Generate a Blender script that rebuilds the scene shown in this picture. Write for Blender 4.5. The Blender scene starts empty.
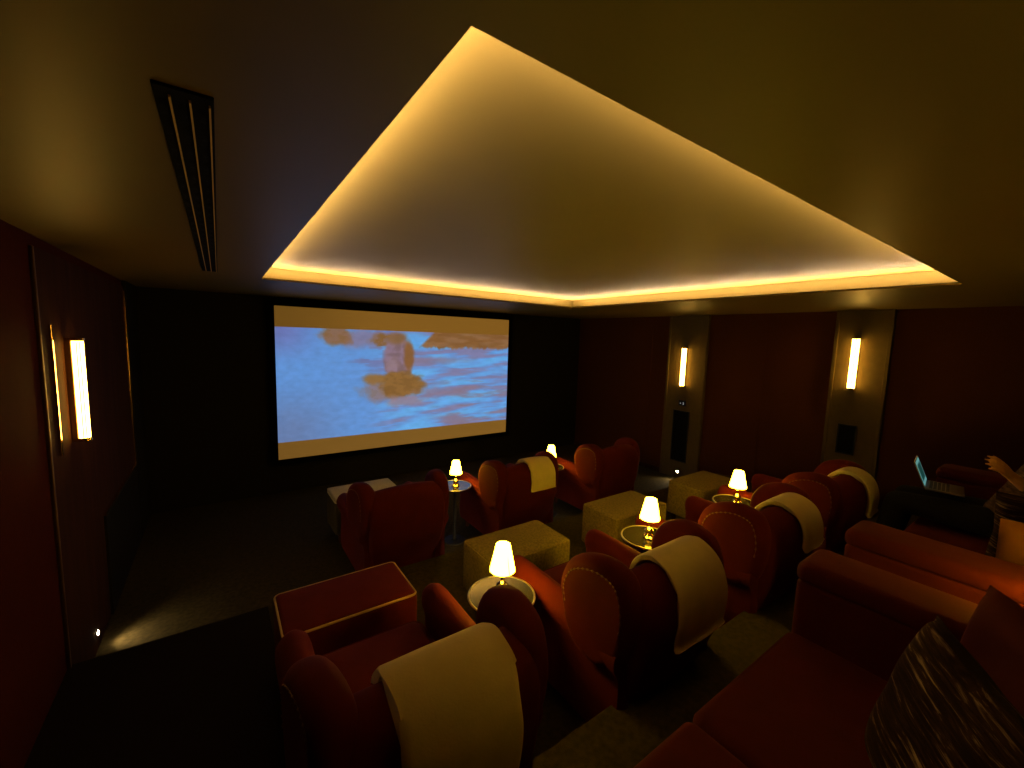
import bpy, bmesh, math, random
from mathutils import Vector, Matrix, noise

random.seed(7)
SC = bpy.context.scene
COL = SC.collection
PI = math.pi
CZ = 2.24                      # camera height above the front floor
FZ, T1, T0 = 0.022, 0.29, 0.62            # seating tiers
CEIL = CZ + 0.459
XL, XR, YF, YB = -0.775, 6.20, 6.35, -1.70

# ------------------------------------------------------------------ materials
MATS = {}
def mat(name, col, rough=0.8, metal=0.0, var=0.0, scale=40.0, bump=0.0, bscale=None, sheen=0.0, spec=0.5,
        emit=None, estr=0.0, stretch=None, sheen_tint=None, coat=0.0):
    m = bpy.data.materials.new(name); m.use_nodes = True
    nt = m.node_tree; N = nt.nodes; L = nt.links
    b = N['Principled BSDF']
    b.inputs['Base Color'].default_value = (*col, 1)
    b.inputs['Roughness'].default_value = rough
    b.inputs['Metallic'].default_value = metal
    b.inputs['Specular IOR Level'].default_value = spec
    b.inputs['Coat Weight'].default_value = coat
    if sheen:
        b.inputs['Sheen Weight'].default_value = sheen
        b.inputs['Sheen Roughness'].default_value = 0.35
        b.inputs['Sheen Tint'].default_value = (*(sheen_tint or col), 1)
    if emit:
        b.inputs['Emission Color'].default_value = (*emit, 1)
        b.inputs['Emission Strength'].default_value = estr
    if var or bump:
        tc = N.new('ShaderNodeTexCoord')
        src = tc.outputs['Object']
        if stretch:
            mp = N.new('ShaderNodeMapping'); mp.inputs['Scale'].default_value = stretch
            L.new(src, mp.inputs['Vector']); src = mp.outputs['Vector']
        nz = N.new('ShaderNodeTexNoise'); nz.inputs['Scale'].default_value = scale
        nz.inputs['Detail'].default_value = 4
        L.new(src, nz.inputs['Vector'])
        if var:
            r = N.new('ShaderNodeMapRange')
            r.inputs['From Min'].default_value = 0.3; r.inputs['From Max'].default_value = 0.7
            r.inputs['To Min'].default_value = 1 - var; r.inputs['To Max'].default_value = 1 + var
            L.new(nz.outputs['Fac'], r.inputs['Value'])
            mx = N.new('ShaderNodeMix'); mx.data_type = 'RGBA'; mx.blend_type = 'MULTIPLY'
            mx.inputs[0].default_value = 1.0
            mx.inputs[6].default_value = (*col, 1)
            L.new(r.outputs['Result'], mx.inputs[7])
            L.new(mx.outputs[2], b.inputs['Base Color'])
        if bump:
            n2 = N.new('ShaderNodeTexNoise'); n2.inputs['Scale'].default_value = bscale or scale
            n2.inputs['Detail'].default_value = 3
            L.new(src, n2.inputs['Vector'])
            bp = N.new('ShaderNodeBump'); bp.inputs['Strength'].default_value = bump
            bp.inputs['Distance'].default_value = 0.004
            L.new(n2.outputs['Fac'], bp.inputs['Height']); L.new(bp.outputs['Normal'], b.inputs['Normal'])
    MATS[name] = m
    return m

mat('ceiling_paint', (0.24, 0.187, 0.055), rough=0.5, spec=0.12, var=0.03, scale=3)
mat('soffit_shade', (0.118, 0.079, 0.011), rough=0.47, spec=0.20, var=0.03, scale=3)  # same ceiling, colour darkened to keep the soffit dim under strong lamps
mat('wine_fabric_wall', (0.074, 0.021, 0.0025), rough=0.9, spec=0.1, var=0.12, scale=60, bump=0.15, bscale=300)
mat('rust_fabric_wall', (0.052, 0.0075, 0.0005), rough=0.9, spec=0.04, var=0.10, scale=60, bump=0.15, bscale=300)
mat('black_fabric_wall', (0.012, 0.010, 0.007), rough=0.95, spec=0.08, var=0.1, scale=60)
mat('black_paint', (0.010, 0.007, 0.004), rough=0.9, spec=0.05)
mat('pilaster_paint', (0.10, 0.071, 0.026), rough=0.8, spec=0.1, var=0.06, scale=15)
mat('dark_wood', (0.040, 0.014, 0.006), rough=0.8, spec=0.04, var=0.25, scale=14, stretch=(1, 1, 0.12))
mat('brass', (0.80, 0.52, 0.20), rough=0.22, metal=1.0)
mat('polished_brass', (0.85, 0.60, 0.28), rough=0.08, metal=1.0)
mat('carpet', (0.036, 0.027, 0.010), rough=1.0, spec=0.05, var=0.28, scale=35, bump=0.6, bscale=260)
mat('red_velvet', (0.066, 0.0042, 0.0005), rough=0.85, spec=0.12, var=0.10, scale=9, bump=0.10, bscale=180, sheen=0.07, sheen_tint=(0.8, 0.09, 0.02))
mat('sofa_velvet', (0.068, 0.0062, 0.001), rough=0.88, spec=0.15, var=0.10, scale=9, bump=0.10, bscale=180, sheen=0.08, sheen_tint=(0.8, 0.18, 0.05))
mat('wine_velvet', (0.07, 0.010, 0.003), rough=0.85, spec=0.15, var=0.10, scale=12, bump=0.1, bscale=200, sheen=0.2, sheen_tint=(0.6, 0.12, 0.06))
mat('tan_piping', (0.50, 0.33, 0.15), rough=0.6, spec=0.3)
mat('olive_tweed', (0.17, 0.125, 0.034), rough=0.95, spec=0.1, var=0.30, scale=70, bump=0.35, bscale=220)
mat('olive_dark', (0.05, 0.038, 0.018), rough=0.95, spec=0.05, var=0.2, scale=70)
mat('pale_linen', (0.45, 0.37, 0.22), rough=0.95, spec=0.1, var=0.10, scale=70, bump=0.2, bscale=220)
mat('cream_wool', (0.70, 0.57, 0.28), rough=1.0, spec=0.05, var=0.05, scale=14, bump=0.35, bscale=120, sheen=0.15, sheen_tint=(0.9, 0.8, 0.6))
mat('rust_velvet', (0.12, 0.042, 0.008), rough=0.8, spec=0.1, var=0.1, scale=12, sheen=0.2, sheen_tint=(0.8, 0.4, 0.1))
mat('antique_brass', (0.16, 0.085, 0.03), rough=0.55, metal=1.0)
mat('rim_metal', (0.45, 0.40, 0.30), rough=0.45, metal=1.0)
mat('black_lacquer', (0.018, 0.015, 0.013), rough=0.12, spec=0.6, coat=0.6)
mat('black_metal', (0.010, 0.009, 0.008), rough=0.65, metal=0.0, spec=0.15)
mat('black_plastic', (0.008, 0.008, 0.008), rough=0.55, spec=0.25)
mat('speaker_cloth', (0.006, 0.006, 0.006), rough=0.95, spec=0.05)
mat('screen_border', (0.003, 0.003, 0.003), rough=1.0, spec=0.02)
mat('laptop_metal', (0.32, 0.31, 0.31), rough=0.35, metal=0.85)
mat('keycap', (0.03, 0.03, 0.03), rough=0.6)
mat('skin', (0.52, 0.25, 0.13), rough=0.55, var=0.08, scale=30)
mat('hair_brown', (0.025, 0.013, 0.008), rough=0.5, var=0.4, scale=60, stretch=(1, 1, 0.2))
mat('eye_white', (0.7, 0.66, 0.6), rough=0.25)
mat('knit', (0.075, 0.045, 0.025), rough=1.0, spec=0.05, var=0.6, scale=30, stretch=(0.35, 1, 3.2), bump=0.8, bscale=90)
mat('dark_trousers', (0.012, 0.011, 0.012), rough=0.95, spec=0.1, var=0.2, scale=60)
mat('shoe_leather', (0.02, 0.012, 0.008), rough=0.4)
mat('vent_black', (0.003, 0.0028, 0.0025), rough=0.8, spec=0.04)
mat('brass_glint', (0.62, 0.40, 0.16), rough=0.55, spec=0.4)  # bright diffuse gold that paints in the highlights on the brass blades
mat('lamp_shade', (0.8, 0.7, 0.5), rough=0.9, emit=(1.0, 0.63, 0.022), estr=44.0)
mat('lamp_seam', (0.6, 0.45, 0.2), rough=0.9, emit=(0.95, 0.85, 0.50), estr=0.9)
mat('lamp_bulb', (0.9, 0.85, 0.7), rough=0.5, emit=(1.0, 0.70, 0.2), estr=11.0)
mat('led', (0.9, 0.8, 0.6), rough=0.5, emit=(1.0, 0.66, 0.38), estr=215.0)
mat('sconce_glass', (0.9, 0.75, 0.5), rough=0.25, emit=(1.0, 0.60, 0.10), estr=19.0)
mat('sconce_gap', (0.5, 0.25, 0.10), rough=0.4, emit=(1.0, 0.36, 0.07), estr=1.3)
mat('step_led', (0.9, 0.8, 0.6), rough=0.5, emit=(1.0, 0.78, 0.45), estr=90.0)
mat('indicator', (0.8, 0.8, 0.8), rough=0.5, emit=(0.8, 0.85, 1.0), estr=0.5)
mat('red_indicator', (0.6, 0.2, 0.2), rough=0.5, emit=(1.0, 0.35, 0.3), estr=0.15)
mat('screen_teal', (0.02, 0.02, 0.02), rough=0.3, emit=(0.35, 0.95, 0.90), estr=0.30)
mat('screen_ink', (0.01, 0.01, 0.01), rough=0.3, emit=(0.02, 0.16, 0.14), estr=0.25)

def striped_cushion_mat():
    m = bpy.data.materials.new('streaked_weave'); m.use_nodes = True
    nt = m.node_tree; N = nt.nodes; L = nt.links; b = N['Principled BSDF']
    b.inputs['Roughness'].default_value = 0.9; b.inputs['Specular IOR Level'].default_value = 0.08
    tc = N.new('ShaderNodeTexCoord'); mp = N.new('ShaderNodeMapping')
    mp.inputs['Scale'].default_value = (6, 4, 75)
    nz = N.new('ShaderNodeTexNoise'); nz.inputs['Scale'].default_value = 1.0; nz.inputs['Detail'].default_value = 5
    nz.inputs['Roughness'].default_value = 0.65; nz.inputs['Distortion'].default_value = 0.5
    cr = N.new('ShaderNodeValToRGB'); e = cr.color_ramp.elements
    e[0].position = 0.44; e[0].color = (0.013, 0.005, 0.003, 1)
    e[1].position = 0.72; e[1].color = (0.34, 0.25, 0.14, 1)
    k = cr.color_ramp.elements.new(0.56); k.color = (0.035, 0.016, 0.008, 1)
    L.new(tc.outputs['Object'], mp.inputs['Vector']); L.new(mp.outputs['Vector'], nz.inputs['Vector'])
    L.new(nz.outputs['Fac'], cr.inputs['Fac']); L.new(cr.outputs['Color'], b.inputs['Base Color'])
    bp = N.new('ShaderNodeBump'); bp.inputs['Strength'].default_value = 0.5; bp.inputs['Distance'].default_value = 0.006
    L.new(nz.outputs['Fac'], bp.inputs['Height']); L.new(bp.outputs['Normal'], b.inputs['Normal'])
    MATS['streaked_weave'] = m
striped_cushion_mat()

def film_mat():
    m = bpy.data.materials.new('projected_film'); m.use_nodes = True
    nt = m.node_tree; N = nt.nodes; L = nt.links; b = N['Principled BSDF']
    b.inputs['Base Color'].default_value = (0.10, 0.10, 0.09, 1); b.inputs['Roughness'].default_value = 0.9
    b.inputs['Specular IOR Level'].default_value = 0.05
    a = N.new('ShaderNodeAttribute'); a.attribute_name = 'film'
    L.new(a.outputs['Color'], b.inputs['Emission Color'])
    b.inputs['Emission Strength'].default_value = 1.0
    MATS['projected_film'] = m
film_mat()

# ------------------------------------------------------------------ object helpers
def obj(name, bm, m, parent=None, loc=None, smooth=35):
    me = bpy.data.meshes.new(name)
    bmesh.ops.recalc_face_normals(bm, faces=bm.faces[:])
    bm.to_mesh(me); bm.free()
    me.materials.append(MATS[m] if isinstance(m, str) else m)
    if smooth:
        for p in me.polygons: p.use_smooth = True
        me.set_sharp_from_angle(angle=math.radians(smooth))
    o = bpy.data.objects.new(name, me); COL.objects.link(o)
    if parent: o.parent = parent
    if loc: o.location = loc
    return o

def tag(o, label, cat, group=None, kind=None):
    o['label'] = label; o['category'] = cat
    if group: o['group'] = group
    if kind: o['kind'] = kind
    return o

def thing(name, label, cat, loc=(0, 0, 0), rz=0.0, group=None):
    o = bpy.data.objects.new(name, None); COL.objects.link(o)
    o.empty_display_size = 0.1
    o.location = loc; o.rotation_euler = (0, 0, rz)
    return tag(o, label, cat, group)

def struct(name, bm, m, label=None, cat='wall', smooth=0):
    o = obj(name, bm, m, smooth=smooth); o['kind'] = 'structure'
    if label: o['label'] = label
    o['category'] = cat
    return o

def dup(root, loc, rz=0.0, label=None, group=None):
    r = root.copy(); COL.objects.link(r); r.location = loc; r.rotation_euler = (0, 0, rz)
    if label: r['label'] = label
    if group: r['group'] = group
    def rec(src, dst):
        for ch in [c for c in bpy.data.objects if c.parent == src]:
            c = ch.copy(); COL.objects.link(c); c.parent = dst
            rec(ch, c)
    rec(root, r)
    return r

# ------------------------------------------------------------------ geometry helpers
def add_box(bm, x0, y0, z0, x1, y1, z1, bev=0.0, seg=2):
    M = Matrix.Translation(((x0 + x1) / 2, (y0 + y1) / 2, (z0 + z1) / 2)) @ Matrix.Diagonal((abs(x1 - x0), abs(y1 - y0), abs(z1 - z0), 1))
    r = bmesh.ops.create_cube(bm, size=1.0, matrix=M)
    if bev:
        es = list({e for v in r['verts'] for e in v.link_edges})
        bmesh.ops.bevel(bm, geom=es, offset=bev, segments=seg, profile=0.5, affect='EDGES')
    return bm

def box(*a, **k):
    return add_box(bmesh.new(), *a, **k)

def add_loft(bm, rings, close=True, caps=True):
    """rings: lists of points, same length; skins them into one surface"""
    vs = [[bm.verts.new(p) for p in r] for r in rings]
    n = len(rings[0])
    for a, b in zip(vs[:-1], vs[1:]):
        for i in range(n if close else n - 1):
            j = (i + 1) % n
            bm.faces.new((a[i], a[j], b[j], b[i]))
    if caps and close:
        bm.faces.new(vs[0][::-1]); bm.faces.new(vs[-1])
    return bm

def add_lathe(bm, prof, seg=32, c=(0, 0, 0), cap=True):
    rings = []
    for r, z in prof:
        rings.append([(c[0] + r * math.cos(2 * PI * k / seg), c[1] + r * math.sin(2 * PI * k / seg), c[2] + z) for k in range(seg)])
    return add_loft(bm, rings, True, cap)

def add_tube(bm, pts, rad, seg=8, closed=False):
    pts = [Vector(p) for p in pts]; n = len(pts); rings = []
    ref = None
    for i, p in enumerate(pts):
        if closed: t = pts[(i + 1) % n] - pts[i - 1]
        else: t = pts[min(i + 1, n - 1)] - pts[max(i - 1, 0)]
        t.normalize()
        if ref is None:
            ref = Vector((0, 0, 1)) if abs(t.z) < 0.9 else Vector((1, 0, 0))
        u = t.cross(ref)
        if u.length < 1e-4: u = t.cross(Vector((0, 1, 0)))
        u.normalize(); w = u.cross(t); ref = w
        r = rad[i] if isinstance(rad, (list, tuple)) else rad
        rings.append([p + r * (math.cos(2 * PI * k / seg) * u + math.sin(2 * PI * k / seg) * w) for k in range(seg)])
    if closed:
        rings.append(rings[0])
        add_loft(bm, rings, True, False)
        bmesh.ops.remove_doubles(bm, verts=bm.verts[:], dist=1e-6)
    else:
        add_loft(bm, rings, True, True)
    return bm

def resample(pts, n, closed=True):
    """Catmull-Rom through pts, n samples"""
    P = [Vector(p) for p in pts]; m = len(P); out = []
    segs = m if closed else m - 1
    for k in range(n):
        t = k * segs / (n if closed else n - 1); i = min(int(t), segs - 1); f = t - i
        g = (lambda q: P[q % m]) if closed else (lambda q: P[max(0, min(m - 1, q))])
        a, b, c, d = g(i - 1), g(i), g(i + 1), g(i + 2)
        out.append(0.5 * ((2 * b) + (c - a) * f + (2 * a - 5 * b + 4 * c - d) * f * f + (3 * b - a - 3 * c + d) * f ** 3))
    return out

def offset2(pts, d, closed=True):
    """offset a CCW 2D outline inwards by d"""
    n = len(pts); out = []
    for i in range(n):
        if closed: t = pts[(i + 1) % n] - pts[i - 1]
        else: t = pts[min(i + 1, n - 1)] - pts[max(i - 1, 0)]
        t = t.normalized(); out.append(pts[i] + Vector((-t.y, t.x)) * d)
    return out

def ccw(pts):
    a = sum(pts[i].x * pts[(i + 1) % len(pts)].y - pts[(i + 1) % len(pts)].x * pts[i].y for i in range(len(pts)))
    return pts if a > 0 else pts[::-1]

def puff(outline, t, er, steps=5, tomap=None, dome=0.0):
    """closed 2D outline swept through thickness t with rounded edges of radius er; tomap(u, v, w) -> xyz"""
    ol = ccw([Vector(p) for p in outline]); rings = []
    for k in range(steps + 1):
        a = k / steps * PI / 2
        rings.append((er * (1 - math.sin(a)), -t / 2 + er * (1 - math.cos(a))))
    rings += [(i, -w) for i, w in rings[::-1]]
    bm = bmesh.new(); R = []
    for ins, w in rings:
        R.append([tomap(p.x, p.y, w) for p in offset2(ol, ins)])
    add_loft(bm, R, True, False)
    cx = sum(p.x for p in ol) / len(ol); cy = sum(p.y for p in ol) / len(ol)
    for side, (ins, w) in ((0, rings[0]), (-1, rings[-1])):
        base = offset2(ol, ins); sg = -1 if side == 0 else 1
        prev = base; lv = [base]
        rr = []
        for s in (0.75, 0.45, 0.15):
            rr.append([tomap(cx + (p.x - cx) * s, cy + (p.y - cy) * s, w + sg * dome * (1 - s * s)) for p in base])
        add_loft(bm, [R[side]] + rr, True, False)
        c = bm.verts.new(tomap(cx, cy, w + sg * dome))
        last = [bm.verts.new(q) for q in rr[-1]]
        for i in range(len(last)): bm.faces.new((last[i], last[(i + 1) % len(last)], c))
    bmesh.ops.remove_doubles(bm, verts=bm.verts[:], dist=1e-5)
    return bm

def soft_box(x0, y0, z0, x1, y1, z1, r=0.05, crown=0.03, bot=0.0, n=10):
    """upholstered box: rounded edges, crowned top"""
    bm = bmesh.new()
    cx, cy = (x0 + x1) / 2, (y0 + y1) / 2
    hx, hy = (x1 - x0) / 2, (y1 - y0) / 2
    def ring(ins, z, cr=0.0):
        pts = []
        rr = max(r - ins * 0.5, 0.012)
        for (sx, sy, a0) in ((1, 1, 0), (-1, 1, 90), (-1, -1, 180), (1, -1, 270)):
            for k in range(n + 1):
                a = math.radians(a0 + 90 * k / n)
                pts.append((cx + sx * (hx - ins - rr) + rr * math.cos(a), cy + sy * (hy - ins - rr) + rr * math.sin(a)))
        return [(px, py, z + cr * (1 - ((px - cx) / hx) ** 2) * (1 - ((py - cy) / hy) ** 2)) for px, py in pts]
    R = []
    e = min(r, (z1 - z0) * 0.45)
    for k in range(5): 
        a = k / 4 * PI / 2; R.append(ring(e * 0.6 * (1 - math.sin(a)), z0 + e * 0.6 * (1 - math.cos(a))))
    for k in range(6):
        a = k / 5 * PI / 2; R.append(ring(e * (1 - math.cos(a)), z1 - e + e * math.sin(a), 0))
    for ins in (0.25, 0.5, 0.75, 0.93):
        R.append(ring(e + (min(hx, hy) - e) * ins, z1, crown))
    add_loft(bm, R, True, True)
    return bm

def pillow(w, h, t, nseg=22):
    """square scatter cushion in the XZ plane (thickness along Y), pinched corners"""
    bm = bmesh.new(); grid = {}
    for s in (-1, 1):
        for i in range(nseg + 1):
            for j in range(nseg + 1):
                u = -1 + 2 * i / nseg; v = -1 + 2 * j / nseg
                f = max(0.0, (1 - u ** 4) * (1 - v ** 4)) ** 0.55
                k = 1 - 0.07 * (1 - abs(v)) * abs(u) ** 3 ; k2 = 1 - 0.07 * (1 - abs(u)) * abs(v) ** 3
                nz = noise.noise(Vector((u * 2.1, v * 2.1, s * 3))) * 0.10
                grid[s, i, j] = bm.verts.new((u * w / 2 * k, s * t / 2 * f * (1 + nz), v * h / 2 * k2))
    for s in (-1, 1):
        for i in range(nseg):
            for j in range(nseg):
                q = [grid[s, i, j], grid[s, i + 1, j], grid[s, i + 1, j + 1], grid[s, i, j + 1]]
                bm.faces.new(q if s < 0 else q[::-1])
    bmesh.ops.remove_doubles(bm, verts=bm.verts[:], dist=1e-5)
    return bm

def rrect(x0, y0, x1, y1, r, z, n=6):
    pts = []
    for cx, cy, a0 in ((x1 - r, y1 - r, 0), (x0 + r, y1 - r, 90), (x0 + r, y0 + r, 180), (x1 - r, y0 + r, 270)):
        for k in range(n + 1):
            a = math.radians(a0 + 90 * k / n); pts.append((cx + r * math.cos(a), cy + r * math.sin(a), z))
    return pts

# ================================================================== SETTING
# floor: three carpeted levels, one mesh
bm = bmesh.new()
prof = [(YF + 0.1, -0.12), (YF + 0.1, FZ), (3.22, FZ), (3.22, T1), (1.10, T1), (1.10, T0), (YB - 0.1, T0), (YB - 0.1, -0.12)]
add_loft(bm, [[(x, y, z) for y, z in prof] for x in (XL - 0.1, XR + 0.1)], True, True)
struct('floor', bm, 'carpet', 'olive brown carpet stepping down in tiers to the screen', 'floor')

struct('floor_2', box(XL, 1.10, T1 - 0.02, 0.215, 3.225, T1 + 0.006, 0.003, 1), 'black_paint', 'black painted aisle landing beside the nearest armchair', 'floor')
# ceiling: soffit with a square recess, cove ledge all round
TX0, TX1, TY0, TY1 = 0.704 * 0.459, 8.889 * 0.459, 1.2817 * 0.459, 9.487 * 0.459
LIP, COVE, CH = 0.007, 0.20, 0.128
bm = bmesh.new()
def rect(x0, y0, x1, y1, z): return [(x0, y0, z), (x1, y0, z), (x1, y1, z), (x0, y1, z)]
E0 = 0.08
rings = [rect(TX0 - 0.4, TY0 - 0.4, TX1 + 0.4, TY1 + 0.4, CEIL + CH + 0.12), rect(XL - E0, YB - E0, XR + E0, YF + E0, CEIL),
         rect(TX0, TY0, TX1, TY1, CEIL),
         rect(TX0, TY0, TX1, TY1, CEIL + LIP),
         rect(TX0 - COVE, TY0 - COVE, TX1 + COVE, TY1 + COVE, CEIL + LIP),
         rect(TX0 - COVE, TY0 - COVE, TX1 + COVE, TY1 + COVE, CEIL + CH)]
add_loft(bm, rings[:4], True, True)
bm.faces.ensure_lookup_table()
for f in [f for f in bm.faces if len(f.verts) == 4 and all(abs(v.co.z - CEIL - LIP) < 1e-4 for v in f.verts)]: bm.faces.remove(f)
struct('ceiling', bm, 'soffit_shade', 'ceiling around the glowing recess, its olive brown darkened for shade', 'ceiling')
bm = bmesh.new()
add_loft(bm, [rect(TX0 - COVE - 0.05, TY0 - COVE - 0.05, TX1 + COVE + 0.05, TY1 + COVE + 0.05, CEIL + CH + 0.02)] +
         [rect(TX0 - COVE - 0.05, TY0 - COVE - 0.05, TX1 + COVE + 0.05, TY1 + COVE + 0.05, CEIL + LIP)] +
         [rect(TX0, TY0, TX1, TY1, CEIL + LIP + 0.0005)] + [(rect(TX0 - COVE, TY0 - COVE, TX1 + COVE, TY1 + COVE, CEIL + LIP + 0.0005))] + rings[5:], True, True)
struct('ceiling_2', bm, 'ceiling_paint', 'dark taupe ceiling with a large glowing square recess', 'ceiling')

def strip(x0, y0, x1, y1, label):
    z = CEIL + LIP
    cx, cy = (x0 + x1) / 2, (y0 + y1) / 2; hx, hy = (x1 - x0) / 2, (y1 - y0) / 2
    o = thing('cove_light_strip', label, 'light strip', (cx, cy, z), 0, 'light strips of the ceiling recess')
    bm = bmesh.new()
    def rr(i, zz): return [(-hx + i, -hy + i, zz), (hx - i, -hy + i, zz), (hx - i, hy - i, zz), (-hx + i, hy - i, zz)]
    add_loft(bm, [rr(0, 0.0005), rr(0, 0.0095), rr(0.003, 0.0095), rr(0.003, 0.003)], True, True)
    obj('side_baffle', bm, 'black_metal', o, smooth=0)  # added unseen sides that stop the strip shining sideways
    obj('light_diffuser', box(-hx + 0.0035, -hy + 0.0035, 0.0035, hx - 0.0035, hy - 0.0035, 0.0093), 'led', o, smooth=0)
q, w_ = 0.040, 0.024
strip(TX0 - q, TY1 + q - w_, TX1 + q, TY1 + q, 'amber light strip along the recess edge above the screen')
strip(TX0 - q, TY0 - q, TX1 + q, TY0 - q + w_, 'amber light strip along the recess edge farthest from the screen')
strip(TX0 - q, TY0 - q + w_, TX0 - q + w_, TY1 + q - w_, 'amber light strip along the recess edge beside the black slot vent')
strip(TX1 + q - w_, TY0 - q + w_, TX1 + q, TY1 + q - w_, 'amber light strip along the recess edge by the two-sconce wall')

# walls
struct('wall_front', box(XL - 0.08, YF, -0.1, XR + 0.08, YF + 0.08, CEIL), 'black_fabric_wall', 'black wall behind the projection screen')
struct('wall_back', box(XL - 0.08, YB - 0.08, -0.1, XR + 0.08, YB, CEIL), 'wine_fabric_wall', 'dark red wall behind the sofas')
struct('wall_left', box(XL - 0.08, YB, -0.1, XL, YF, CEIL), 'rust_fabric_wall', 'dark rust red wall by the aisle')
struct('wall_right', box(XR, YB, -0.1, XR + 0.08, YF, CEIL), 'wine_fabric_wall', 'dark red fabric wall carrying two sconces')

def pilaster(name, x, y0, y1, sgn, m, label):
    bm = bmesh.new()
    add_box(bm, min(x, x + sgn * 0.045), y0, 0.0, max(x, x + sgn * 0.045), y1, CEIL, 0.004, 1)
    o = struct(name, bm, m, label, 'pilaster')
    for yy in (y0, y1):
        e = obj('edge_trim', box(min(x, x + sgn * 0.06), yy - 0.018, 0.0, max(x, x + sgn * 0.06), yy + 0.018, CEIL, 0.003, 1), m, o, smooth=0)
    return o
pilaster('trim_1', XR, 3.53, 4.17, -1, 'pilaster_paint', 'taupe pilaster behind the sconce nearer the screen')
pilaster('trim_2', XR, 1.38, 1.88, -1, 'pilaster_paint', 'taupe pilaster behind the sconce farther from the screen')
def bead(name, x, y, label, z0=0.15, z1=CEIL - 0.1, m='wine_fabric_wall', d=0.010, wd=0.012):
    x0, x1 = (x - d, x) if x > 0 else (x, x + d)
    struct(name, box(x0, y - wd, z0, x1, y + wd, z1), m, label, 'wall trim')
bead('trim_3', XR, 4.55, 'thin dark bead dividing the red wall panels')
bead('trim_4', XR, 2.70, 'thin dark bead between the two pilasters')
bead('trim_5', XR, 0.30, 'thin dark bead near the laptop')
# front-left corner panel: dark timber between brass beads, black return toward the screen wall
struct('trim_6', box(XL, 3.21, 0.0, XL + 0.012, 5.66, CEIL - 0.06), 'dark_wood', 'dark timber panel behind the fluted sconce', 'wall panel')
struct('trim_7', box(XL, 5.68, 0.0, XL + 0.03, YF, CEIL), 'black_fabric_wall', 'black acoustic panel in the screen corner', 'wall panel')
struct('trim_8', box(XL, 3.185, 0.25, XL + 0.016, 3.205, CEIL - 0.06, 0.003, 1), 'antique_brass', 'upright brass strip edging the timber panel', 'wall trim')
bm = bmesh.new()
add_box(bm, XL + 0.002, 5.652, 0.84, XL + 0.022, 5.676, CEIL - 0.1)
add_box(bm, XL + 0.002, 4.20, 0.815, XL + 0.030, 5.676, 0.84)
struct('trim_9', bm, 'brass', 'brass bead turning the corner of the timber panel', 'wall trim')
struct('trim_10', box(XL, 3.33, CZ - 0.74, XL + 0.024, 3.35, CZ + 0.0, 0.002, 1), 'polished_brass', 'polished upright fin beside the fluted sconce', 'wall trim')
struct('trim_11', box(XL, 4.20, 0.0, XL + 0.028, 5.66, 0.815), 'black_fabric_wall', 'black lower panel under the brass bead', 'wall panel')
struct('baseboard_right', box(XR - 0.015, 3.25, 0.0, XR, YF, 0.09), 'dark_wood', 'dark skirting along the red wall', 'baseboard')

# ================================================================== PROJECTION SCREEN
SX0, SX1, SZ0, SZ1 = 0.0945 * YF, 0.6835 * YF, CZ - 0.2733 * YF, CZ + 0.0535 * YF
YS = YF - 0.06
scr = thing('projection_screen', 'wide projection screen in a black frame showing a blue water film scene', 'screen', ((SX0 + SX1) / 2, YS, SZ0))
ox, oy, oz = scr.location
bm = bmesh.new()
FB = 0.075
def frame_loop(bm, hw, z0, z1, fb, y0, y1):
    R = []
    for sx, z, dz in ((-1, z0, -1), (1, z0, -1), (1, z1, 1), (-1, z1, 1), (-1, z0, -1)):
        R.append([(sx * hw, y0, z), (sx * (hw + fb), y0, z + dz * fb), (sx * (hw + fb), y1, z + dz * fb), (sx * hw, y1, z)])
    add_loft(bm, R, True, False)
    bmesh.ops.remove_doubles(bm, verts=bm.verts[:], dist=1e-6)
frame_loop(bm, (SX1 - SX0) / 2, 0.0, SZ1 - SZ0, FB, -0.025, 0.055)
obj('screen_frame', bm, 'screen_border', scr, smooth=0)

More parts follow.
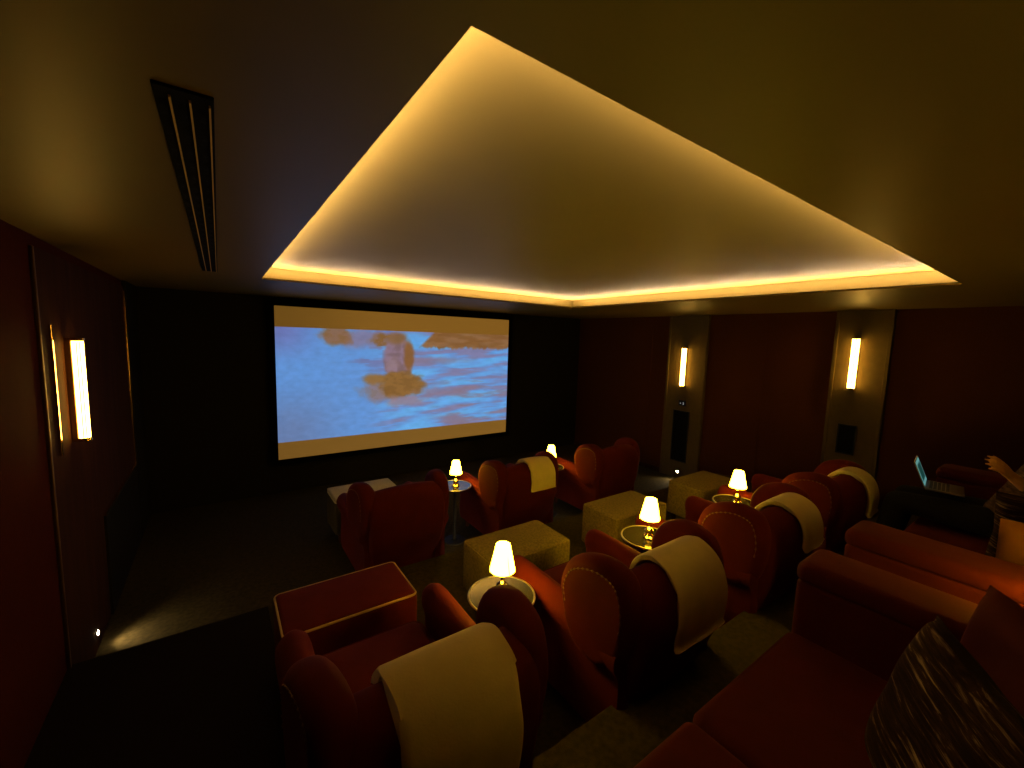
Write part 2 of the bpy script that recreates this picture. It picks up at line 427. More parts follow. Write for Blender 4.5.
def sm(a, b, x):
    t = max(0.0, min(1.0, (x - a) / (b - a))); return t * t * (3 - 2 * t)
def fbm(x, y, s=0.0, o=4):
    v = 0; a = 0.5
    for _ in range(o):
        v += a * noise.noise(Vector((x, y, s))); x *= 2.03; y *= 2.03; a *= 0.5; s += 7.1
    return v
def mixc(a, b, t): return tuple(a[i] + (b[i] - a[i]) * t for i in range(3))
def ell(x, y, cx, cy, rx, ry, soft=0.35, wob=0.0, s=0.0):
    d = math.hypot((x - cx) / rx, (y - cy) / ry)
    if wob: d += wob * fbm(x * 0.02, y * 0.02, s)
    return 1 - sm(1 - soft, 1 + soft, d)
def film(u, v):
    """u 0..1 across, v 0..1 down; sRGB 0..255 tones of the film frame and its bands, which glow with painted room light"""
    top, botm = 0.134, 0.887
    bar = mixc((104, 71, 24), (126, 86, 30), sm(0.0, 0.4, u)) if v < 0.5 else mixc((112, 78, 30), (124, 86, 32), u)  # tan glow painted in for warm room light on the white bands
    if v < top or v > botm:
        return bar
    x = u * 7.64 / ((1 - u) * 5.49 + u * 7.64) * 850.0; y = (v - top) / (botm - top) * 400.0
    fine = fbm(x * 0.03, y * 0.06, 11.0)
    # water: smooth at the left, choppy and bright at the right
    left = mixc((92, 144, 210), (98, 123, 170), sm(150, 380, y) * sm(330, 40, x))
    left = mixc(left, (102, 114, 176), sm(200, 20, x) * sm(140, 0, y))
    wv = fbm(x * 0.0050 + 3, y * 0.040 + 0.0022 * x, 2.0)
    right = mixc((96, 146, 212), (96, 168, 228), sm(-0.05, 0.22, wv))
    right = mixc(right, (126, 118, 156), sm(0.02, -0.22, wv) * 0.85)
    right = mixc(right, (132, 112, 130), sm(-0.06, 0.22, fbm(x * 0.007, y * 0.035, 9.0)) * sm(150, 240, y) * sm(520, 700, x) * 0.85)
    c = mixc(left, right, sm(300, 470, x + 60 * fbm(x * 0.01, y * 0.01, 5)))
    c = mixc(c, (110, 112, 160), sm(0.02, 0.2, fbm(x * 0.007, y * 0.045, 4.0)) * sm(230, 330, x) * sm(560, 430, x) * sm(210, 110, y) * 0.8)
    c = mixc(c, (128, 116, 142), ell(x, y, 560, 115, 130, 14, 0.6, 0.6, 3.3) * 0.8)
    # rocks along the top
    rk = ell(x, y, 222, 26, 62, 34, 0.30, 0.7, 1.0)
    c = mixc(c, (124, 116, 148), ell(x, y, 320, 32, 75, 34, 0.5, 0.5, 2.0) * 0.85)
    c = mixc(c, mixc((136, 100, 78), (126, 90, 56), sm(-0.1, 0.2, fine)), rk * 0.95)
    edge = 64 + 16 * fbm(x * 0.025, 0.0, 3.0) + 12 * fbm(x * 0.09, 0.0, 3.5)
    rk2 = sm(edge + 6, edge - 6, y) * sm(518, 532, x + (y - 65) * 0.85 )
    c = mixc(c, (92, 162, 226), ell(x, y, 505, 34, 62, 34, 0.5) * (1 - rk2) * 0.9)
    c = mixc(c, mixc((140, 98, 62), (128, 84, 44), sm(-0.15, 0.2, fbm(x * 0.012, y * 0.05, 8))), rk2 * 0.97)
    # splashing figure, indistinct
    c = mixc(c, mixc((132, 104, 92), (124, 88, 50), sm(-0.1, 0.15, fine)), ell(x, y, 420, 36, 70, 26, 0.3, 0.9, 4.0))
    hd = ell(x, y, 450, 108, 54, 92, 0.16, 0.35, 5.0)
    c = mixc(c, mixc((136, 112, 132), (120, 96, 104), sm(-0.12, 0.18, fbm(x * 0.025, y * 0.02, 12.0))), hd)
    c = mixc(c, (130, 86, 46), ell(x, y, 488, 100, 18, 62, 0.4, 0.4, 5.5) * 0.9)
    c = mixc(c, (128, 94, 62), ell(x, y, 445, 30, 36, 22, 0.5, 0.6, 5.8) * 0.9)
    c = mixc(c, (102, 82, 84), ell(x, y, 436, 92, 26, 7, 0.6, 0.5, 6.1) * 0.5)
    c = mixc(c, (150, 124, 128), ell(x, y, 430, 130, 20, 24, 0.7) * 0.6)
    c = mixc(c, mixc((138, 116, 122), (128, 104, 96), sm(-0.1, 0.1, fine)), ell(x, y, 385, 228, 66, 46, 0.45, 1.0, 6.8) * 0.85)
    c = mixc(c, mixc((140, 100, 54), (122, 86, 46), sm(-0.15, 0.15, fine)), ell(x, y, 462, 218, 82, 50, 0.22, 0.8, 6.0))
    c = mixc(c, (140, 102, 56), ell(x, y, 365, 188, 36, 18, 0.5, 0.9, 6.4) * 0.9)
    c = mixc(c, (142, 122, 140), ell(x, y, 470, 278, 64, 22, 0.45, 1.0, 7.0) * 0.85)
    c = mixc(c, (130, 114, 140), ell(x, y, 590, 252, 62, 24, 0.5, 0.9, 7.5) * 0.8)
    return tuple(q * (1 + 0.10 * fine) for q in c)
def lin(c): 
    c = max(0.0, c) / 255.0
    return c / 12.92 if c <= 0.04045 else ((c + 0.055) / 1.055) ** 2.4
NU, NV = 190, 106
vs, fs, cs = [], [], []
for j in range(NV + 1):
    for i in range(NU + 1):
        u, v = i / NU, j / NV
        vs.append((SX0 + (SX1 - SX0) * u - ox, 0.0, SZ1 + (SZ0 - SZ1) * v - oz))
for j in range(NV):
    for i in range(NU):
        a = j * (NU + 1) + i
        fs.append((a, a + NU + 1, a + NU + 2, a + 1))
        cs.append(film((i + 0.5) / NU, (j + 0.5) / NV))
me = bpy.data.meshes.new('screen_surface'); me.from_pydata(vs, [], fs)
ca = me.color_attributes.new('film', 'FLOAT_COLOR', 'CORNER')
buf = []
for c in cs: buf += [lin(c[0]) * 0.97, lin(c[1]) * 0.97, lin(c[2]) * 0.97, 1.0] * 4
ca.data.foreach_set('color', buf)
me.materials.append(MATS['projected_film'])
so = bpy.data.objects.new('screen_surface', me); COL.objects.link(so); so.parent = scr
so['label'] = 'white screen surface with blue film picture and bands painted tan as warm room light'

# ================================================================== CEILING SLOT VENT
H = 0.459
V0, V1, VY0, VY1 = -0.190 * H, 0.020 * H, 2.33 * H, 8.9 * H
vent = thing('slot_vent', 'long black ceiling slot vent with three brass-edged slots', 'vent', ((V0 + V1) / 2, (VY0 + VY1) / 2, CEIL))
hw, hl = (V1 - V0) / 2, (VY1 - VY0) / 2
bm = bmesh.new()
add_box(bm, -hw, -hl, -0.006, hw, hl, 0.03, 0.002, 1)
obj('vent_body', bm, 'vent_black', vent, smooth=0)
for k in range(3):
    x = -hw + (k + 0.60) * (2 * hw / 3) + 0.004
    bm = box(x, -hl + 0.03, -0.011, x + 0.0035, hl - 0.02, -0.004)
    obj('slot_blade', bm, 'brass_glint', vent, smooth=0)
    bm = bmesh.new(); R = []
    for j in range(104):
        y = -hl + 0.05 + j * (2 * hl - 0.1) / 104
        z = -0.0088 if j % 4 in (1, 2) else -0.0055
        R.append([(x - 0.016, y, -0.004), (x - 0.006, y, -0.004), (x - 0.006, y, z), (x - 0.016, y, z)])
    add_loft(bm, R, True, True)
    o = obj('slot_louvre', bm, 'vent_black', vent, smooth=0); 

# ================================================================== WALL SCONCES, SPEAKERS, STEP LIGHTS
def sconce(x, y, zc, sgn, label, hgt=0.64, R=0.030):
    t = thing('wall_sconce', label, 'wall light', (x, y, zc - hgt / 2), 0.0 if sgn > 0 else PI, 'upright tube wall sconces')
    obj('back_plate', box(0.0, -R * 0.8, 0.0, 0.03, R * 0.8, hgt, 0.003, 1), 'antique_brass', t, smooth=0)
    # half-round diffuser of separate glass rods on a glowing core
    bm = bmesh.new()
    add_lathe(bm, [(R * 0.72, 0.025), (R * 0.72, hgt - 0.025)], 24, (0.055, 0, 0))
    obj('diffuser', bm, 'sconce_gap', t)
    for k in range(9):
        a = math.radians(-150 + 300 * k / 8)
        bm = bmesh.new()
        add_lathe(bm, [(0.002, 0.018), (R * 0.19, 0.022), (R * 0.19, hgt - 0.022), (0.002, hgt - 0.018)], 10, (0.055 + R * math.cos(a), R * math.sin(a), 0))
        obj('glass_rod', bm, 'sconce_glass', t)
    for z in (0.0, hgt - 0.02):
        bm = bmesh.new()
        add_lathe(bm, [(R + 0.008, z), (R + 0.011, z + 0.004), (R + 0.011, z + 0.016), (R + 0.008, z + 0.02)], 24, (0.055, 0, 0))
        obj('end_cap', bm, 'brass', t)
    return t
sconce(XL + 0.012, 3.60, CZ - 0.394, 1, 'fluted glass tube sconce on the wall left of the screen', 0.64, 0.023)
sconce(XR - 0.045, 3.86, CZ - 0.366, -1, 'glowing tube sconce nearer the screen on the red wall')
sconce(XR - 0.045, 1.67, CZ - 0.165, -1, 'glowing tube sconce above the black square speaker, nearer the laptop', 0.62)

def speaker(y0, y1, z0, z1, label):
    t = thing('wall_speaker', label, 'speaker', (XR - 0.045, (y0 + y1) / 2, z0), 0, 'flush wall speakers')
    w, h = (y1 - y0) / 2, z1 - z0
    obj('speaker_grille', box(-0.012, -w + 0.012, 0.012, 0.0, w - 0.012, h - 0.012, 0.002, 1), 'speaker_cloth', t, smooth=0)
    bm = bmesh.new()
    R = []
    for sy, z, dz in ((-1, 0.012, -1), (1, 0.012, -1), (1, h - 0.012, 1), (-1, h - 0.012, 1), (-1, 0.012, -1)):
        R.append([(-0.016, sy * (w - 0.012), z), (-0.016, sy * w, z + dz * 0.012), (0.0, sy * w, z + dz * 0.012), (0.0, sy * (w - 0.012), z)])
    add_loft(bm, R, True, False); bmesh.ops.remove_doubles(bm, verts=bm.verts[:], dist=1e-6)
    obj('speaker_frame', bm, 'black_plastic', t, smooth=0)
speaker(3.72, 4.00, CZ - 1.93, CZ - 1.08, 'tall black speaker set in the pilaster under the small switch plate')
speaker(1.58, 1.76, CZ - 1.26, CZ - 0.90, 'small black speaker set in the pilaster behind the farthest armchair')

t = thing('switch_plate', 'small dark switch plate with two white indicator lights under the sconce', 'switch', (XR - 0.045, 3.857, CZ - 1.0))
obj('plate', box(-0.01, -0.06, 0.0, 0.0, 0.06, 0.09, 0.002, 1), 'black_plastic', t, smooth=0)
for k, (y, z) in enumerate(((0.028, 0.04), (-0.022, 0.05), (-0.022, 0.028))):
    obj('indicator_light', box(-0.013, y - 0.006, z - 0.006, -0.0095, y + 0.006, z + 0.006), 'indicator', t, smooth=0)

def step_light(x, y, z, rz, label, watt=13.0):
    t = thing('step_light', label, 'step light', (x, y, z), rz, 'low step lights')
    obj('bezel', add_lathe_x(0.0, 0.010, 0.034), 'black_metal', t)
    obj('lens', add_lathe_x(0.010, 0.016, 0.016), 'step_led', t)
    ld = bpy.data.lights.new('step_wash', 'SPOT'); ld.energy = watt; ld.color = (1.0, 0.74, 0.40); ld.spot_size = math.radians(115); ld.spot_blend = 1.0; ld.shadow_soft_size = 0.015
    lo = bpy.data.objects.new('step_wash', ld); COL.objects.link(lo); lo.parent = t; lo.location = (0.03, 0, 0)
    lo.rotation_euler = Vector((1.0, 0.0, -0.22)).to_track_quat('-Z', 'Y').to_euler()
def add_lathe_x(x0, x1, r):
    bm = bmesh.new()
    rings = [[(x, rr * math.cos(2 * PI * k / 20), rr * math.sin(2 * PI * k / 20)) for k in range(20)] for x, rr in ((x0, r), (x1 - 0.003, r), (x1, r * 0.85))]
    add_loft(bm, rings, True, True); return bm
step_light(XL, 3.80, CZ - 2.115, 0.0, 'small round step light low on the wall by the aisle step')
step_light(XR - 0.06, 3.84, CZ - 2.10, PI, 'small bright step light low on the red wall under the speaker')

for x_, l_ in ((1.84, 'round step light in the carpeted riser below the nearest lamp'), (3.28, 'round step light in the carpeted riser between the front row armchairs')):
    step_light(x_, 3.22, 0.15, PI / 2, l_, 7.0)
# ================================================================== ARMCHAIR
BACK = [(-0.20, 0.30), (-0.225, 0.50), (-0.26, 0.68), (-0.275, 0.78), (-0.300, 0.855), (-0.35, 0.902), (-0.415, 0.912), (-0.475, 0.885),
        (-0.515, 0.82), (-0.525, 0.71), (-0.49, 0.50), (-0.42, 0.30), (-0.385, 0.12), (-0.28, 0.115), (-0.21, 0.14)]
def back_ring(x, hw, inset=0.0, n=56):
    pts = ccw(resample([Vector(p) for p in BACK], n))
    if inset: pts = offset2(pts, inset)
    s = 1 - (x / hw) ** 2
    out = []
    for p in pts:
        k = sm(0.4, 1.0, p.y)
        # arched top, back wraps forward toward the wings
        out.append((x, p.x + 0.055 * (x / hw) ** 2 * (0.4 + 0.6 * k), p.y + 0.03 * k * s - 0.02 * k * (1 - s)))
    return out

def make_chair(label, throwless=True):
    t = thing('wing_armchair', label, 'armchair', (0, 0, 0), 0, 'red wing armchairs')
    # seat frame
    obj('seat_frame', soft_box(-0.33, -0.36, 0.12, 0.33, 0.45, 0.335, 0.035, 0.0), 'red_velvet', t)
    sc = obj('seat_cushion', soft_box(-0.275, -0.24, 0.325, 0.275, 0.475, 0.475, 0.055, 0.035), 'red_velvet', t)
    pb = bmesh.new(); add_tube(pb, rrect(-0.268, -0.233, 0.268, 0.468, 0.055, 0.452), 0.006, 6, True)
    obj('piping', pb, 'red_velvet', sc)
    # backrest
    hw = 0.335; rings = []
    for k in range(4):
        a = k / 3 * PI / 2; rings.append(back_ring(-hw + 0.045 * (1 - math.cos(a)), hw, 0.045 * (1 - math.sin(a))))
    for k in range(1, 12): rings.append(back_ring(-hw + 0.045 + (2 * hw - 0.09) * k / 12, hw))
    for k in range(4):
        a = (3 - k) / 3 * PI / 2; rings.append(back_ring(hw - 0.045 * (1 - math.cos(a)), hw, 0.045 * (1 - math.sin(a))))
    bm = bmesh.new(); add_loft(bm, rings, True, True)
    obj('backrest', bm, 'red_velvet', t)
    for s in (-1, 1):
        # rounded wing: outline in (y, z)
        wo = resample([(-0.44, 0.60), (-0.465, 0.78), (-0.42, 0.925), (-0.32, 0.975), (-0.20, 0.965), (-0.095, 0.905), (-0.04, 0.79),
                       (-0.055, 0.68), (-0.085, 0.585), (-0.15, 0.50), (-0.28, 0.46), (-0.38, 0.50)], 44)
        bm = puff(wo, 0.135, 0.06, 6, lambda y, z, w, s=s: (s * (0.328 + 0.030 * sm(-0.45, -0.1, y)) + w, y, z), dome=-0.006)
        wg = obj('wing', bm, 'red_velvet', t)
        # nail heads along the outer face of the wing
        nb = bmesh.new(); no = offset2(ccw([Vector(p) for p in wo]), 0.052)
        dense = resample(no, 44 * 8)
        ks = [i for i in range(len(dense)) if dense[i].y >= 0.70]
        st = max(range(len(ks)), key=lambda q: (ks[q] - ks[q - 1]) if q else ks[0] + len(dense) - ks[-1])
        ks = ks[st:] + ks[:st]
        bead_r = (0.0018, 0.0040, 0.0052, 0.0040, 0.0018, 0.0010, 0.0010, 0.0010)
        add_tube(nb, [(s * (0.328 + 0.030 * sm(-0.45, -0.1, dense[i].x)) + s * 0.0665, dense[i].x, dense[i].y) for i in ks], [bead_r[i % 8] for i in range(len(ks))], 6)
        obj('nailhead_trim', nb, 'antique_brass', wg)
        # scroll arm: section in (x, z), swept front to back
        rings = []
        sec = [(0.285, 0.13), (0.282, 0.40), (0.280, 0.50), (0.262, 0.56), (0.272, 0.625), (0.318, 0.658), (0.368, 0.645), (0.402, 0.595),
               (0.398, 0.54), (0.372, 0.49), (0.362, 0.40), (0.365, 0.13)]
        base = ccw(resample(sec, 40))
        ys = [(-0.42, 0.03, -0.02), (-0.40, 0.0, -0.02), (-0.2, 0.0, -0.012), (0.0, 0.0, -0.005), (0.2, 0.0, 0.0), (0.38, 0.0, 0.004), (0.425, 0.004, 0.004), (0.455, 0.016, 0.0), (0.468, 0.035, 0.0)]
        for y, ins, dz in ys:
            rings.append([(s * p.x, y, p.y + dz * sm(0.3, 0.6, p.y)) for p in offset2(base, ins)])
        bm = bmesh.new(); add_loft(bm, rings, True, True)
        obj('arm', bm, 'red_velvet', t)
        for y, tilt in ((0.36, 0.02), (-0.30, -0.04)):
            bm = bmesh.new()
            add_loft(bm, [[(s * 0.29 + a * r, y + b * r + tilt * (1 - z / 0.13), z) for a, b in ((-1, -1), (1, -1), (1, 1), (-1, 1))] for z, r in ((0.0, 0.014), (0.06, 0.019), (0.13, 0.026))])
            obj('leg', bm, 'dark_wood', t, smooth=0)
    return t

ROW1 = [0.545, 1.745, 2.95, 4.14]
ROW1Y = 1.47
ROW2 = [1.28, 2.61, 4.00]
ROW2Y = 3.73
chairL = ['red wing armchair with a long cream throw hanging down its back, nearest the camera',
          'red wing armchair with brass nailheads, between the two nearest table lamps',
          'red wing armchair with a cream throw, second from the sconce wall in the rear row',
          'red wing armchair with a cream throw, nearest the laptop',
          'dark red wing armchair with no throw, directly in front of the screen',
          'red wing armchair with a short cream throw, in the middle of the front row',
          'red wing armchair without a throw, front row end nearest the two-sconce wall']
chair0 = make_chair(chairL[0])
chair0.location = (ROW1[0], ROW1Y, T1)
for i in range(1, 4): dup(chair0, (ROW1[i], ROW1Y, T1), 0, chairL[i])
for i in range(3): dup(chair0, (ROW2[i], ROW2Y, FZ), 0.0, chairL[4 + i])

# ------------------------------------------------------------------ throws over the chair backs
def throw(cx, cy, cz, x0, x1, front, rear, label, seed, skew=0.0):
    """folded blanket lying over the back: two layers joined by the fold at the rear hem"""
    pts = ccw(resample([Vector(p) for p in BACK], 200))
    # order the outline as front-low -> top -> rear-low
    i0 = min(range(200), key=lambda i: (pts[i] - Vector((-0.235, 0.48))).length)
    seq = [pts[(i0 + k) % 200] for k in range(200)]
    top = max(p.y for p in pts)
    if seq[10].y < seq[0].y: seq = [pts[(i0 - k) % 200] for k in range(200)]
    path = []
    for p in seq:
        if len(path) > 60 and p.y < 0.13 and p.x < -0.3: break
        path.append(p)
    # keep `front` metres before the crown and `rear` metres after it
    it = max(range(len(path)), key=lambda i: path[i].y)
    acc = [0.0]
    for a, b in zip(path[:-1], path[1:]): acc.append(acc[-1] + (b - a).length)
    keep = [p for p, s in zip(path, acc) if acc[it] - front <= s <= acc[it] + rear]
    keep = resample(keep, 46, False)
    def layer(off):
        n = len(keep); out = []
        for i, p in enumerate(keep):
            tg = (keep[min(i + 1, n - 1)] - keep[max(i - 1, 0)]).normalized()
            nr = Vector((tg.y, -tg.x))
            if nr.dot(p - Vector((-0.39, 0.6))) < 0: nr = -nr
            out.append(p + nr * off)
        return out
    A, B = layer(0.014), layer(0.036)
    prof = []
    th = 0.008
    # outer skin outwards, round the hem, inner layer back
    loop = layer(0.040) + [layer(0.044)[-1] + Vector((-0.004, -0.010))] + layer(0.008)[::-1]
    NX = 30; bm = bmesh.new(); rings = []
    hw = 0.335
    for j in range(NX + 1):
        f = j / NX; ring = []
        for i, p in enumerate(loop):
            inner = i > len(keep)
            k = i if not inner else len(loop) - 1 - i
            s = min(1.0, k / (len(keep) - 1))
            x = x0 + (x1 - x0) * f + (0.016 if inner else 0.0) * (1 - 2 * f)
            x += skew * (s - 0.4)
            wv = 0.009 * noise.noise(Vector((x * 7, s * 2.2, seed))) * (0.3 + 1.5 * max(0, s - 0.5))
            ed = min(f, 1 - f)
            sg = (x / hw) ** 2
            kk = sm(0.4, 1.0, p.y)
            dx = 0.055 * sg * (0.4 + 0.6 * kk); dzz = 0.03 * kk * (1 - sg) - 0.02 * kk * sg
            nrm = -1 if s > 0.45 else 1
            rnd = 0.010 * (1 - sm(0, 0.04, ed)) * (-1 if not inner else 1)
            x += 0.010 * noise.noise(Vector((s * 6, f * 2, seed + 5)))
            ring.append((x, p.x + dx + wv * nrm + rnd * nrm, p.y + dzz))
        rings.append(ring)
    add_loft(bm, rings, True, True)
    o = obj('throw_blanket', bm, 'cream_wool', None, (cx, cy, cz), smooth=50)
    tag(o, label, 'blanket', 'cream throws over the armchair backs')
    return o
throw(ROW1[0], ROW1Y, T1, -0.19, 0.195, 0.16, 0.78, 'long cream wool throw hanging down the nearest armchair back', 1.0)
throw(ROW1[1], ROW1Y, T1, -0.15, 0.265, 0.25, 0.37, 'cream throw over the armchair between the two nearest lamps', 2.0, -0.04)
throw(ROW1[2], ROW1Y, T1, -0.10, 0.285, 0.25, 0.28, 'cream throw over the rear-row armchair second from the sconce wall', 3.0, 0.02)
throw(ROW1[3], ROW1Y, T1, -0.06, 0.285, 0.22, 0.34, 'cream throw over the armchair nearest the laptop', 4.0)
throw(ROW2[1], ROW2Y, FZ, -0.08, 0.27, 0.16, 0.30, 'short cream throw over the front-row armchair', 5.0)

# ------------------------------------------------------------------ footstools
def make_stool(name, m, label, pipe, w=0.70, d=0.42):
    t = thing(name, label, 'footstool'); t.scale = (1, 1, 1.08)
    b = obj('upholstered_box', soft_box(-w / 2, -d / 2, 0.10, w / 2, d / 2, 0.435, 0.03, 0.012), m, t)
    pb = bmesh.new(); add_tube(pb, rrect(-w / 2 + 0.006, -d / 2 + 0.006, w / 2 - 0.006, d / 2 - 0.006, 0.03, 0.424), 0.006, 6, True)
    obj('piping', pb, pipe, b)
    for sx in (-1, 1):
        for sy in (-1, 1):
            bm = bmesh.new(); add_lathe(bm, [(0.016, 0.0), (0.022, 0.10)], 12, (sx * (w / 2 - 0.06), sy * (d / 2 - 0.06), 0))
            obj('leg', bm, 'dark_wood', t)
    return t
OY = 2.35
s0 = make_stool('footstool', 'red_velvet', 'dark red footstool with tan piping, before the nearest armchair', 'tan_piping')
s0.location = (0.545, OY, T1)
s1 = make_stool('footstool', 'olive_tweed', 'olive tweed footstool beside the nearest table lamp', 'olive_tweed'); s1['group'] = 'olive footstools of the rear row'
s1.location = (1.76, OY, T1)
dup(s1, (3.02, OY + 0.04, T1), 0, 'olive tweed footstool behind the second lamp of the rear row')
dup(s1, (4.32, OY + 0.03, T1), 0, 'olive tweed footstool near the bright step light')
s2 = make_stool('footstool', 'olive_dark', 'footstool with a pale top showing past the armchair below the screen', 'pale_linen')
obj('top_pad', soft_box(-0.345, -0.205, 0.430, 0.345, 0.205, 0.462, 0.012, 0.008), 'pale_linen', s2)['label'] = 'pale linen top pad'; s2['group'] = 'pale footstools of the front row'
s2.location = (1.27, 4.62, FZ)

# ------------------------------------------------------------------ side tables and lamps
def make_table(label, h=0.625, r=0.172):
    t = thing('side_table', label, 'side table', (0, 0, 0), 0, 'round black side tables')
    bm = bmesh.new(); add_lathe(bm, [(0.02, h - 0.022), (r - 0.01, h - 0.022), (r - 0.003, h - 0.018), (r - 0.003, h - 0.004), (r - 0.006, h)], 48)
    top = obj('table_top', bm, 'black_lacquer', t)
    bm = bmesh.new()
    add_tube(bm, [(r * math.cos(2 * PI * k / 48), r * math.sin(2 * PI * k / 48), h - 0.003) for k in range(48)], 0.006, 8, True)
    obj('rim', bm, 'rim_metal', top)
    bm = bmesh.new(); add_lathe(bm, [(0.05, 0.012), (0.022, 0.03), (0.018, 0.06), (0.018, h - 0.06), (0.03, h - 0.022)], 24)
    obj('pedestal', bm, 'black_metal', t)
    bm = bmesh.new(); add_lathe(bm, [(0.115, 0.0), (0.12, 0.006), (0.115, 0.014), (0.03, 0.02)], 40)
    obj('foot', bm, 'black_metal', t)
    return t
def make_lamp(label):
    t = thing('table_lamp', label, 'table lamp', (0, 0, 0), 0, 'small brass table lamps')
    bm = bmesh.new()
    add_lathe(bm, [(0.036, 0.0), (0.040, 0.004), (0.040, 0.012), (0.030, 0.018), (0.026, 0.030)], 32)
    obj('base', bm, 'polished_brass', t)
    bm = bmesh.new()
    add_lathe(bm, [(0.022, 0.030), (0.030, 0.044), (0.031, 0.054), (0.020, 0.068), (0.009, 0.078), (0.0065, 0.10), (0.011, 0.112), (0.0065, 0.120), (0.006, 0.18)], 24)
    obj('stem', bm, 'polished_brass', t)
    bm = bmesh.new()
    seg = 40; z0, z1, r0, r1 = 0.138, 0.275, 0.066, 0.037
    prof = [(r0 - 0.0015, z0), (r0, z0)] + [(r0 + (r1 - r0) * k / 6, z0 + (z1 - z0) * k / 6) for k in range(1, 7)] + [(r1 - 0.0015, z1)] + [(r0 - 0.0018 + (r1 - r0) * k / 6, z0 + (z1 - z0) * k / 6) for k in range(5, -1, -1)]
    add_lathe(bm, prof, seg, (0, 0, 0), False)
    bmesh.ops.remove_doubles(bm, verts=bm.verts[:], dist=1e-5)
    sh = obj('lamp_shade', bm, 'lamp_shade', t)
    bm = bmesh.new(); a = math.radians(-92)
    add_tube(bm, [((r0 + 0.0002) * math.cos(a), (r0 + 0.0002) * math.sin(a), z0 + 0.003), ((r1 + 0.0002) * math.cos(a), (r1 + 0.0002) * math.sin(a), z1 - 0.02)], 0.0028, 6)
    obj('seam', bm, 'lamp_seam', sh)
    bm = bmesh.new(); bmesh.ops.create_uvsphere(bm, u_segments=16, v_segments=10, radius=0.02, matrix=Matrix.Translation((0, 0, 0.20)))
    obj('bulb', bm, 'lamp_bulb', t)
    return t
tab0 = make_table('round black side table, nearest to the camera, under a lit lamp')
lam0 = make_lamp('lit brass table lamp, nearest to the camera')
R1T = [1.155, 2.36, 3.55]; R2T = [2.03, 3.37]
TH = 0.625
tl = ['round black side table beside the armchair without piped footstool', 'round black side table between the armchairs second and third in the rear row',
      'round black side table at the far lamp of the rear row', 'round black side table in the front row reflecting the blue screen', 'round black side table in the front row half hidden by the far armchair']
ll = ['', 'lit brass table lamp in the middle of the rear row', 'lit brass table lamp of the rear row nearest the sconce wall',
      'lit brass table lamp in front of the screen corner, front row', 'lit brass table lamp half hidden behind the front-row armchairs']
tab0.location = (R1T[0], 1.665, T1); lam0.location = (R1T[0], 1.665, T1 + TH)
for i in (1, 2):
    dup(tab0, (R1T[i], 1.665, T1), 0, tl[i]); dup(lam0, (R1T[i] + (0.0, 0.0, -0.0)[i], 1.655, T1 + TH), 0.3 * i, ll[i])
for i in (0, 1):
    dup(tab0, (R2T[i], 3.87, FZ), 0, tl[3 + i]); dup(lam0, (R2T[i], 3.86, FZ + TH), 0.5 + i, ll[3 + i])
# table between the two sofas
dup(tab0, (2.395, -0.07, T0), 0, 'round black side table between the two sofas').scale = (0.86, 0.86, 1.0)
dup(lam0, (2.395, -0.07, T0 + TH), 1.0, 'lit brass table lamp on the table between the two sofas')

# ================================================================== SOFAS
def make_sofa(x0, x1, yf, yb, label, ncush):
    """x0..x1 outer width; front edge yf, rear yb; on the top tier"""
    t = thing('sofa', label, 'sofa', ((x0 + x1) / 2, (yf + yb) / 2, T0), 0, 'dark red sofas at the back')
    w, d = (x1 - x0) / 2, (yf - yb) / 2
    aw = 0.26; seat = 0.42; arm = 0.72
    obj('sofa_base', soft_box(-w + aw - 0.02, -d + 0.05, 0.09, w - aw + 0.02, d - 0.025, 0.255, 0.02, 0.0), 'sofa_velvet', t)
    cw = (2 * w - 2 * aw) / ncush
    for k in range(ncush):
        a = -w + aw + k * cw
        c = obj('seat_cushion', soft_box(a + 0.002, -d + 0.22, 0.25, a + cw - 0.002, d, seat, 0.035, 0.02), 'sofa_velvet', t)
        bcu = obj('back_cushion', soft_box(a + 0.004, -d + 0.13, seat - 0.01, a + cw - 0.004, -d + 0.31, 0.78, 0.06, 0.02), 'sofa_velvet', t)
    obj('sofa_back', soft_box(-w, -d, 0.09, w, -d + 0.16, 0.76, 0.05, 0.0), 'sofa_velvet', t)
    for s in (-1, 1):
        lo, hi = (-w, -w + aw) if s < 0 else (w - aw, w)
        bm = soft_box(lo + 0.003, -d + 0.1, 0.09, hi - 0.003, d - 0.002, arm - 0.075, 0.03, 0.0)
        a = obj('arm', bm, 'sofa_velvet', t)
        obj('arm_pad', soft_box(lo, -d + 0.1, arm - 0.085, hi, d + 0.004, arm, 0.04, 0.012), 'sofa_velvet', a)
        for y in (-d + 0.08, d - 0.09):
            bm = bmesh.new(); add_lathe(bm, [(0.018, 0.0), (0.026, 0.09)], 12, (s * (w - 0.08), y, 0))
            obj('leg', bm, 'dark_wood', t)
    return t
make_sofa(0.20, 2.235, 0.655, -0.56, 'dark red sofa carrying the streaked cushion, nearest the camera', 2)
make_sofa(2.555, 4.86, 0.655, -0.56, 'dark red sofa where the person with the laptop sits', 2)

